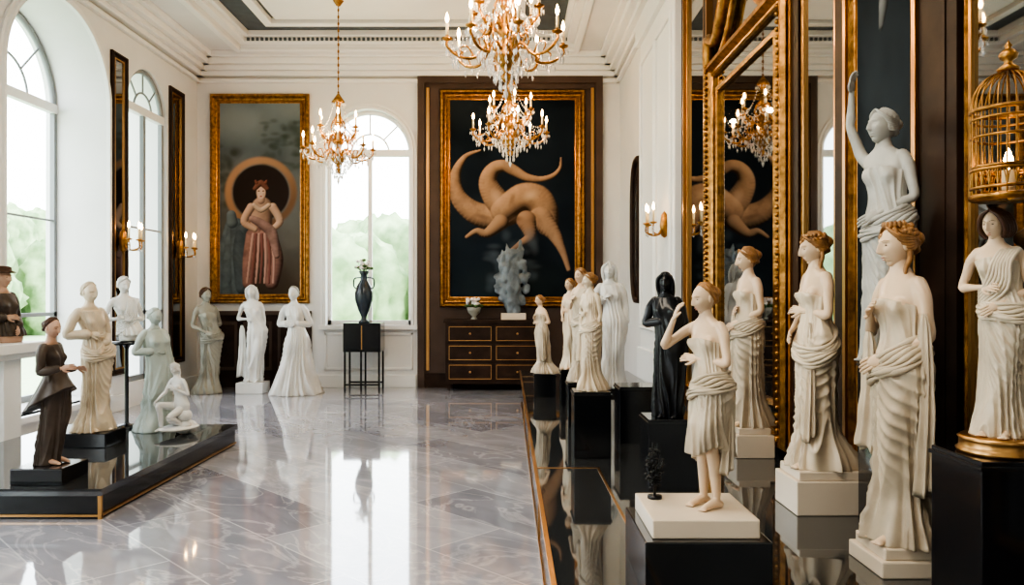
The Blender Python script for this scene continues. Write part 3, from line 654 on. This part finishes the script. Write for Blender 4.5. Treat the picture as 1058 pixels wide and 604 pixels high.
b=MB(); b.lathe([(0,0),(.13,0),(.135,.012),(.125,.02),(.125,.045),(.13,.052),(.12,.06),(0,.06)],(1.69,2.66,1.06),GOLDS,40); b.obj('round_gilt_base')
block('black_plinth',-3.62,-3.24,5.62,5.98,.22,.34,BLACK); block('black_plinth',-4.06,-3.64,7.0,7.38,.22,.35,BLACK)
b=MB(); b.lathe([(0,0),(.15,0),(.15,.02),(.03,.04),(.02,.06),(.02,.82),(.04,.86),(.19,.87),(.195,.90),(0,.905)],(-3.99,8.10,.22),BLACK,32); b.obj('round_pedestal_table')
b=MB(); b.box(-5.36,-4.86,7.40,8.22,1.02,1.12,TRIM); b.box(-5.32,-4.92,7.48,8.14,.96,1.02,TRIM); b.box(-5.26,-5.00,7.68,7.96,.12,.96,TRIM); b.box(-5.32,-4.94,7.6,8.04,0,.12,TRIM); b.obj('white_console_pedestal',.01)
# ------------------------------------------------------------------ statues: right row
N_='draped_woman_statue'
figure('hand_to_chin_statue',(.79,3.05,.77),.885,-58,A='face',B='cross',short=True,style='sleek',head=(-12,8,0),hip=.07,sway=-.04,sash=(.93,.05,0),hang=[(.17,.0,.98,.30,.05)],seed=1,top=1.28,skin=SKIN,cloth=DRAB,hair=HBLOND)
figure(N_,(1.675,5.39,.70),1.245,-78,A='waist',B='low',skin=SKIN,cloth=DRAB,hair=HBLOND,style='bun',head=(-10,8,0),hip=.05,sash=(.95,.06,1),hang=[(-.20,-.05,1.10,.30,.05)],seed=2,top=1.28,train=.06,hem=.22)
figure(N_,(1.60,4.02,.715),1.225,-84,A='low',B='cross',skin=SKIN,cloth=IVORY,hair=HBLOND,style='curl',head=(-4,10,0),hip=.06,sway=-.035,sash=(.90,.10,2.2),hang=[(.12,-.12,1.05,.22,.05)],seed=3,top=1.26,train=.14,hem=.23)
figure(N_,(1.60,3.15,.61),1.295,-80,A='chest',B='low',skin=SKIN,cloth=DRAB,hair=HBLOND,style='crown',head=(-6,4,0),hip=.055,sash=(.98,.08,.6),hang=[(.20,-.02,1.22,.30,.05),(-.22,-.04,1.12,.45,.06)],seed=4,top=1.29,hem=.22,train=.11)
figure(N_,(1.69,2.66,1.12),.785,-50,A='waist',B='low',skin=SKIN,cloth=IVORY2,hair=HBROWN,style='bob',head=(-12,6,0),hip=.05,sash=(.97,.05,2),hang=[(.24,0,1.15,.5,.05)],diag=1,seed=5,top=1.33,hem=.20,train=.05)
figure('raised_arm_statue',(1.72,3.52,1.30),1.16,-62,A='raise',B='low',skin=PALER,cloth=PALER,hair=PALER,style='bun',head=(-14,-6,0),hip=.05,hem=.18,sash=(.95,.07,1),seed=6)
figure('black_robed_statue',(.93,4.5,.90),.84,-18,A='cross',B='low',skin=BRONZB,cloth=BRONZB,hair=BRONZB,style='long',cape=True,top=1.41,sleeves=True,seed=7,hem=.16,k=11)
figure(N_,(.57,5.35,.947),.815,-55,A='waist',B='down',skin=IVORY,cloth=IVORY,hair=HBLOND,style='bun',head=(-15,5,0),hem=.25,seed=8,top=1.40,train=.05,hang=[(-.2,-.02,1.1,.4,.05)],sash=(.95,.06,1))
figure(N_,(.63,6.6,.87),.97,-50,A='chest',B='down',skin=SKIN,cloth=IVORY2,hair=HBLOND,style='bun',hem=.24,seed=9,top=1.3,diag=1,fine=False,sash=(.95,.06,1))
figure(N_,(.64,7.9,.85),.93,-50,A='low',B='waist',skin=SKIN,cloth=IVORY,hair=HBLOND,style='bun',hem=.22,seed=10,fine=False)
figure(N_,(.40,8.5,.75),.86,-60,A='chest',B='waist',skin=SKIN,cloth=DRAB,hair=HBLOND,style='bun',hem=.30,seed=11,fine=False,lean=4,train=.1,hang=[(.15,-.12,1.0,.3,.08)],wide=1.25)
figure('veiled_marble_statue',(1.18,8.8,.56),1.43,-15,A='chest',B='down',skin=WMARB,cloth=WMARB,hair=WMARB,style='long',seed=12,fine=False,top=1.40,sleeves=True)
# left
figure('woman_in_coat_statue',(-3.45,5.80,.34),1.10,88,A='offer',B='fwd',skin=FACE,cloth=TAUPE,hair=HBROWN,style='sleek',peplum=True,sleeves=True,top=1.40,hem=.15,seed=20,head=(-12,8,0),k=9,amp=.7,lean=3)
figure(N_,(-3.85,7.18,.35),1.38,62,A='waist',B='low',skin=IVORY,cloth=IVORY2,hair=IVORY2,style='sleek',hem=.24,seed=21,head=(0,6,0),sash=(.95,.08,1),train=.05,top=1.38,sleeves=True)
figure('marble_bust',(-3.99,8.10,1.125),.68,40,A='waist',B='cross',skin=WMARB,cloth=WMARB,hair=WMARB,style='bun',zb=.88,seed=22,head=(10,8,0),fine=False,diag=1)
figure('robed_celadon_statue',(-3.62,7.92,.22),1.26,55,A='waist',B='down',skin=GREENM,cloth=GREENM,hair=GREENM,style='sleek',cape=True,top=1.41,sleeves=True,hem=.25,train=.10,seed=23,lean=3,head=(15,10,0),fine=False)
figure('seated_nude_statue',(-3.25,7.70,.22),.72,-25,A='knee',B='chest',skin=WMARB,hair=WMARB,style='curl',seated=True,rock=WMARB,lean=10,seed=24,head=(10,15,0))
figure('greige_robed_statue',(-4.92,12.7,0),1.74,45,A='low',B='waist',skin=GREYM,cloth=GREYM,hair=HBROWN,style='bun',hem=.26,train=.14,seed=25,head=(10,0,0),fine=False,sash=(.95,.06,1))
block('marble_plinth',-4.42,-3.98,12.55,12.95,0,.18,WMARB)
figure('marble_nymph_statue',(-4.19,12.74,.18),1.60,5,A='waist',B='down',skin=WMARB,cloth=WMARB,hair=WMARB,style='long',hem=.17,seed=26,fine=False,hang=[(-.2,0,1.0,.1,.06)],hip=.08)
figure('bride_statue',(-3.46,12.6,0),1.76,-5,A='waist',B='waist',skin=WMARB,cloth=WMARB,hair=GREYM,style='sleek',gown=.42,top=1.40,sleeves=True,seed=27,fine=False,k=17)
figure('hatted_woman_bust',(-5.10,7.86,1.12),.78,80,A='waist',B='low',skin=FACE,cloth=TAUPE,hair=HBROWN,style='hat',zb=.88,sleeves=True,top=1.40,seed=28,fine=False)
# ------------------------------------------------------------------ furniture at far wall
b=MB(); x0,x1,y0,y1=-1.05,.57,12.95,13.38
b.box(x0-.03,x1+.03,y0-.03,y1,1.14,1.19,WOOD); b.box(x0,x1,y0,y1,.12,1.14,WOOD)
for x in(x0+.03,x1-.09): 
    for y in(y0+.02,y1-.08): b.box(x,x+.06,y,y+.06,0,.12,WOOD)
w=(x1-x0-.12)/2
for i in range(2):
    for j in range(3):
        a=x0+.04+i*(w+.04); z=.18+j*.32
        b.box(a,a+w,y0-.015,y0,z,z+.28,WOOD)
        for q in((a+.02,a+w-.02,z+.02,z+.03),(a+.02,a+w-.02,z+.25,z+.26),(a+.02,a+.03,z+.02,z+.26),(a+w-.03,a+w-.02,z+.02,z+.26)): b.box(q[0],q[1],y0-.02,y0-.015,q[2],q[3],GOLDS)
        b.ell((a+w/2,y0-.03,z+.14),(.02,.02,.02),GOLDS,10,6)
b.obj('wooden_sideboard',.005)
b=MB(); x0,x1,y0,y1=-2.74,-2.12,12.85,13.30
b.box(x0,x1,y0,y1,.66,1.14,BLACK); b.box(x0+.02,x1-.02,y0-.01,y0,.70,1.10,BSIDE); b.box(x0+.3,x0+.32,y0-.014,y0,.70,1.10,GOLDS)
for x in(x0+.01,x0+.28,x1-.04):
    for y in(y0+.01,y1-.04): b.box(x,x+.03,y,y+.03,0,.66,BLACK)
b.box(x0+.01,x1-.01,y0+.01,y0+.03,.10,.13,BLACK); b.box(x0+.01,x1-.01,y1-.03,y1-.01,.10,.13,BLACK); b.obj('black_cabinet_stand',.004)
b=MB(); b.lathe([(0,0),(.09,0),(.095,.02),(.05,.06),(.045,.10),(.10,.22),(.15,.38),(.155,.50),(.12,.62),(.06,.72),(.055,.80),(.09,.86),(.085,.87),(.04,.82),(0,.8)],(-2.43,13.05,1.14),VASEM,32)
for sx in(-1,1): b.tube([(-2.43+sx*.06,13.05,1.90),(-2.43+sx*.16,13.05,1.88),(-2.43+sx*.17,13.05,1.76),(-2.43+sx*.12,13.05,1.70)],.012,VASEM,8,5)
for k in range(26):
    a=rng.uniform(0,6.28); r=rng.uniform(.03,.18); z=2.04+rng.uniform(0,.16)
    p=(-2.43+r*math.cos(a),13.05+r*math.sin(a)*.8,z); b.tube([(-2.43,13.05,1.92),(-2.43+r*.4*math.cos(a),13.05+.3*r*math.sin(a),2.0),p],.004,LEAF,5,3)
    b.ell(p,(.034,.034,.024),PETAL if k%3 else LEAF,9,6)
b.obj('tall_vase_with_flowers')
b=MB(); b.lathe([(0,0),(.06,0),(.05,.02),(.03,.05),(.10,.12),(.12,.2),(.11,.21),(0,.2)],(-.58,13.15,1.19),GREYM,24)
for k in range(40):
    a=rng.uniform(0,6.28); r=rng.uniform(0,.13); z=1.42+rng.uniform(0,.13); b.ell((-.58+r*math.cos(a),13.15+r*math.sin(a),z),(.032,.032,.028),PETAL if k%4 else LEAF,8,5)
for k in range(10):
    a=k*.63; b.tube([(-.58,13.15,1.36),(-.58+.12*math.cos(a),13.15+.1*math.sin(a),1.44),(-.58+.17*math.cos(a),13.15+.12*math.sin(a),1.40)],[.006,.014,.004],LEAF,6,3)
b.obj('flower_bowl')
b=MB(); rb=MB()
for s0 in range(7):
    ph=rng.uniform(0,6.28); rr_=rng.uniform(.04,.20); hh=rng.uniform(.75,1.30)
    P=[(.09+rr_*q**.7*math.cos(ph+2.6*q)-.06*q+.05*math.sin(6*q+s0),13.14+.05*math.sin(ph+3*q),1.30+hh*q) for q in np.linspace(0,1,9)]
    rb.tube(P,[.07,.08,.085,.09,.085,.08,.065,.05,.025],ROCK,12,4)
for k in range(36):
    t=rng.uniform(.15,.9); a=rng.uniform(0,6.28); sp=.06+.20*math.sin(t*pi)**1.2
    rb.ell((.07+sp*math.cos(a),13.14+.05*math.sin(a),1.32+t*1.15),(rng.uniform(.05,.10),.05,rng.uniform(.05,.10)),ROCK,10,7)
me=rb.mesh('t'); o=bpy.data.objects.new('t',me); sc.collection.objects.link(o); r=o.modifiers.new('r','REMESH'); r.mode='VOXEL'; r.voxel_size=.014
dmt=bpy.data.textures.new('rocky','CLOUDS'); dmt.noise_scale=.12; dm=o.modifiers.new('d','DISPLACE'); dm.texture=dmt; dm.strength=.07; s2=o.modifiers.new('s','SMOOTH'); s2.iterations=4
ev=o.evaluated_get(bpy.context.evaluated_depsgraph_get()); m2=ev.to_mesh(); co=np.zeros(len(m2.vertices)*3); m2.vertices.foreach_get('co',co)
b.add(co.reshape(-1,3),[tuple(p.vertices) for p in m2.polygons],ROCK); ev.to_mesh_clear(); bpy.data.objects.remove(o)
b.box(-.12,.30,13.03,13.28,1.19,1.30,STONE); b.obj('scholar_rock_sculpture')
# ------------------------------------------------------------------ chandeliers
def chandelier(x,y,z,R=.55,n=8):
    e=bpy.data.objects.new('crystal_chandelier',None); sc.collection.objects.link(e); e.location=(x,y,z)
    b=MB(); b.lathe([(0,-.36),(.03,-.34),(.05,-.30),(.02,-.26),(.06,-.20),(.12,-.13),(.09,-.06),(.04,-.02),(.05,.06),(.09,.12),(.05,.2),(.03,.3),(.06,.38),(.08,.42),(.04,.5),(.025,.62),(.05,.68),(.10,.70),(.06,.76),(.02,.82),(0,.84)],(0,0,0),GOLD,20)
    cr=MB(); cd=MB(); fl=MB()
    def drop(p,s,long=1.6):
        s=s*1.25
        v=[(0,0,s*long),(s*.6,0,0),(0,s*.6,0),(-s*.6,0,0),(0,-s*.6,0),(0,0,-s*long)]
        cr.add(np.array(v)+np.array(p),[(0,1,2),(0,2,3),(0,3,4),(0,4,1),(5,2,1),(5,3,2),(5,4,3),(5,1,4)],CRYST,False)
    def swag(p,q,sag,k,s=.013):
        p,q=np.array(p),np.array(q)
        for i in range(k+1):
            t=i/k; c=p*(1-t)+q*t; c[2]-=sag*4*t*(1-t); drop(c,s,1)
    for tier,(r,zc,nn,z_in) in enumerate(((R,0,n,-.10),(R*.58,.30,max(5,n-2),.16))):
        for i in range(nn):
            a=2*pi*(i+.5*tier)/nn+.2; ca,sa=math.cos(a),math.sin(a); P=lambda rr,zz:(rr*ca,rr*sa,zz)
            b.tube([P(.04,z_in),P(r*.3,z_in+.09),P(r*.55,z_in-.04),P(r*.82,zc-.13),P(r,zc-.05),P(r,zc)],[.018,.017,.015,.014,.013,.012],GOLD,8,5)
            b.tube([P(r*.55,z_in-.03),P(r*.66,z_in+.06),P(r*.78,z_in+.04),P(r*.74,z_in-.02)],[.010,.009,.008,.006],GOLD,7,4)
            b.tube([P(.05,z_in+.20),P(r*.28,z_in+.26),P(r*.40,z_in+.16),P(r*.32,z_in+.08),P(r*.25,z_in+.14)],[.010,.010,.009,.008,.005],GOLD,7,4)
            b.lathe([(0,-.01),(.02,0),(.045,.012),(.05,.025),(.02,.03),(.016,.05),(0,.05)],P(r,zc),GOLD,14)
            cd.lathe([(0,.04),(.014,.04),(.014,.16),(0,.162)],P(r,zc),CANDLE,10)
            fl.lathe([(0,.16),(.014,.18),(.018,.205),(.008,.245),(0,.265)],P(r,zc),FLAME,10)
            for j in range(6):
                a2=2*pi*j/6; drop((r*ca+.045*math.cos(a2),r*sa+.045*math.sin(a2),zc-.035),.013,1.8)
            drop(P(r,zc-.11),.020,1.9); drop(P(r*.7,zc-.18),.020,1.9); drop(P(r*.85,zc-.20),.016,1.9)
            a3=2*pi*(i+1+.5*tier)/nn+.2
            swag(P(r,zc-.02),(r*math.cos(a3),r*math.sin(a3),zc-.02),.10,11)
            drop((r*.92*math.cos((a+a3)/2),r*.92*math.sin((a+a3)/2),zc-.16),.018,1.9)
            swag(P(r,zc+.02),P(.08,.66 if tier else .40),.12,13)
    for k,(rr,zz) in enumerate(((.26,-.13),(.21,-.19),(.16,-.26),(.11,-.33),(.06,-.40))):
        mN=24-4*k
        for i in range(mN): 
            a=2*pi*i/mN; drop((rr*math.cos(a),rr*math.sin(a),zz),.016,2); drop((rr*math.cos(a+.1),rr*math.sin(a+.1),zz+.05),.011,1.2)
    drop((0,0,-.46),.03,1.6)
    for i in range(14):
        a=2*pi*i/14; drop((.10*math.cos(a),.10*math.sin(a),.66),.013,1.8); drop((.08*math.cos(a),.08*math.sin(a),.36),.012,1.6)
    top=ZC+.20-z; k=int((top-.84)/.05)
    for i in range(k+1):
        zz=.84+i*(top-.84)/max(k,1); 
        if i%2: b.ell((0,0,zz),(.006,.016,.03),BRONZE,8,6)
        else: b.ell((0,0,zz),(.016,.006,.03),BRONZE,8,6)
    b.lathe([(0,top-.10),(.03,top-.09),(.07,top-.03),(.10,top),(0,top)],(0,0,0),GOLD,20)
    b.obj('gilt_frame',parent=e); cr.obj('crystals',parent=e); cd.obj('candles',parent=e); fl.obj('flames',parent=e)
    for q in range(3):
        l=bpy.data.lights.new('bulbs','POINT'); l.energy=16; l.color=(1,.66,.35); l.shadow_soft_size=.03; lo=bpy.data.objects.new('glow',l); sc.collection.objects.link(lo); lo.parent=e; a=2*pi*q/3+.6; lo.location=(R*.8*math.cos(a),R*.8*math.sin(a),.22)
chandelier(-.02,7.2,3.93); chandelier(.03,11.4,4.0); chandelier(-2.50,11.4,3.74,.50)
# ------------------------------------------------------------------ birdcage lantern
b=MB(); cx_,cy_=1.68,2.60; R=.108
zb_,zt=1.93,2.22
for z,rr in((zb_,.010),(zb_+.03,.006),(zb_+.09,.007),(zb_+.10,.005),(zb_+.2,.005),(zt,.008),(zt-.03,.005)):
    b.tube([(cx_+R*math.cos(2*pi*i/40),cy_+R*math.sin(2*pi*i/40),z) for i in range(41)],rr,GOLD,8,1)
b.lathe([(0,0),(R,0),(R+.004,.008),(R,.016),(0,.014)],(cx_,cy_,zb_-.012),GOLD,40)
nb=26
for i in range(nb):
    a=2*pi*i/nb; ca,sa=math.cos(a),math.sin(a)
    b.tube([(cx_+R*ca,cy_+R*sa,zb_),(cx_+R*ca,cy_+R*sa,zt)],.0028,GOLD,6,1)
    b.tube([(cx_+R*f*ca,cy_+R*f*sa,zt+h) for f,h in((1,0),(.97,.045),(.82,.085),(.55,.115),(.2,.13),(.08,.135))],.0026,GOLD,6,2)
    b.tube([(cx_+R*math.cos(a+q*.24),cy_+R*math.sin(a+q*.24),zb_+.03+.06*math.sin(pi*q)) for q in(0,.25,.5,.75,1)],.002,GOLD,5,2)
b.lathe([(0,0),(.03,0),(.035,.01),(.015,.025),(.012,.035),(.026,.045),(.03,.058),(.018,.073),(.008,.08),(.012,.087),(.004,.10),(0,.11)],(cx_,cy_,zt+.13),GOLD,24)
b.lathe([(0,0),(.02,0),(.02,.09),(0,.092)],(cx_,cy_,zb_),CANDLE,14); b.lathe([(0,.09),(.012,.105),(.015,.125),(.006,.155),(0,.165)],(cx_,cy_,zb_),FLAME,12)
b.tube([(cx_+R,cy_,zb_-.005),(cx_+R+.04,cy_,zb_-.03),(cx_+R+.06,cy_,zb_-.02),(XR-.11,cy_,zb_+.04)],[.008,.010,.010,.012],GOLD,8,5); b.lathe([(0,-.06),(.025,-.03),(.025,.03),(0,.06)],(XR-.105,cy_,zb_+.04),GOLD,14)
b.obj('birdcage_lantern')
b=MB()
for k in range(16):
    a=rng.uniform(0,6.28); r=rng.uniform(.02,.05); h=rng.uniform(.12,.22); p=[(.60,3.17,.775),(.60+r*.3*math.cos(a),3.17+r*.3*math.sin(a),.775+h*.5),(.60+r*math.cos(a),3.17+r*math.sin(a),.775+h)]
    b.tube(p,[.004,.003,.0015],BRONZB,5,3)
    for j in range(7):
        t=.35+.09*j; q=[p[0][i]*(1-t)+p[2][i]*t for i in range(3)]; a2=rng.uniform(0,6.28); b.ell((q[0]+.012*math.cos(a2),q[1]+.012*math.sin(a2),q[2]),(.009,.009,.004),BRONZB,6,4)
b.lathe([(0,0),(.03,0),(.03,.012),(0,.014)],(.60,3.17,.77),BRONZB,14)
b.obj('dark_twig_plant')
# ------------------------------------------------------------------ outside
b=MB(); b.box(-60,60,14.2,80,-.6,-.5,LAWN); b.box(-60,-7,-20,14.2,-.6,-.5,LAWN); b.obj('ground_lawn')
b=MB()
for k in range(90):
    x=rng.uniform(-14,8); y=rng.uniform(26,34); h=rng.uniform(1.0,3.0); b.ell((x,y,h-.8),(rng.uniform(1,2),1.2,h),HEDGE,14,10)
for k in range(70):
    y=rng.uniform(10,50); x=rng.uniform(-34,-24); h=rng.uniform(1.6,4.2); b.ell((x,y,h-.8),(1.2,rng.uniform(1,2.2),h),HEDGE,14,10)
o=b.obj('garden_hedge')
d=o.modifiers.new('sub','SUBSURF'); d.levels=1; d.render_levels=1
tx=bpy.data.textures.new('leafy','CLOUDS'); tx.noise_scale=.5; dm=o.modifiers.new('leaf','DISPLACE'); dm.texture=tx; dm.strength=.9
# ------------------------------------------------------------------ light
w=bpy.data.worlds.new('world'); sc.world=w; w.use_nodes=True; nt=w.node_tree; bg=nt.nodes['Background']
tc=nt.nodes.new('ShaderNodeTexCoord'); sp=nt.nodes.new('ShaderNodeSeparateXYZ'); rp=nt.nodes.new('ShaderNodeValToRGB')
nt.links.new(tc.outputs['Generated'],sp.inputs[0]); nt.links.new(sp.outputs['Z'],rp.inputs['Fac'])
rp.color_ramp.elements[0].position=0; rp.color_ramp.elements[0].color=(.84,.90,.85,1); rp.color_ramp.elements[1].position=.35; rp.color_ramp.elements[1].color=(.86,.93,1,1)
nt.links.new(rp.outputs['Color'],bg.inputs['Color']); bg.inputs['Strength'].default_value=5.2
def area(name,loc,rot,sx,sy,e,col=(1,1,1)):
    l=bpy.data.lights.new(name,'AREA'); l.shape='RECTANGLE'; l.size=sx; l.size_y=sy; l.energy=e; l.color=col
    o=bpy.data.objects.new(name,l); sc.collection.objects.link(o); o.location=loc; o.rotation_euler=rot; return o
area('added_ceiling_fill',(-1.2,1.5,5.6),(0,0,0),2,3,135,(1,.86,.69))  # soft fill light added above the view, not a fixture of the room
area('added_ceiling_fill',(-1.2,6.0,5.7),(0,0,0),2,2.4,70,(1,.90,.76))  # second added fill, also out of view, brightens the middle of the room
# ------------------------------------------------------------------ camera
cam=bpy.data.cameras.new('camera'); co=bpy.data.objects.new('camera',cam); sc.collection.objects.link(co)
co.location=(0,0,1.6); co.rotation_euler=(pi/2,0,0); cam.sensor_width=36; cam.lens=800/1058*36
cam.shift_x=4/1058; cam.shift_y=3/1058; cam.clip_start=.05; cam.clip_end=300; sc.camera=co
sc.view_settings.view_transform='AgX'
try: sc.view_settings.look='AgX - High Contrast'
except Exception: pass
sc.view_settings.exposure=.42
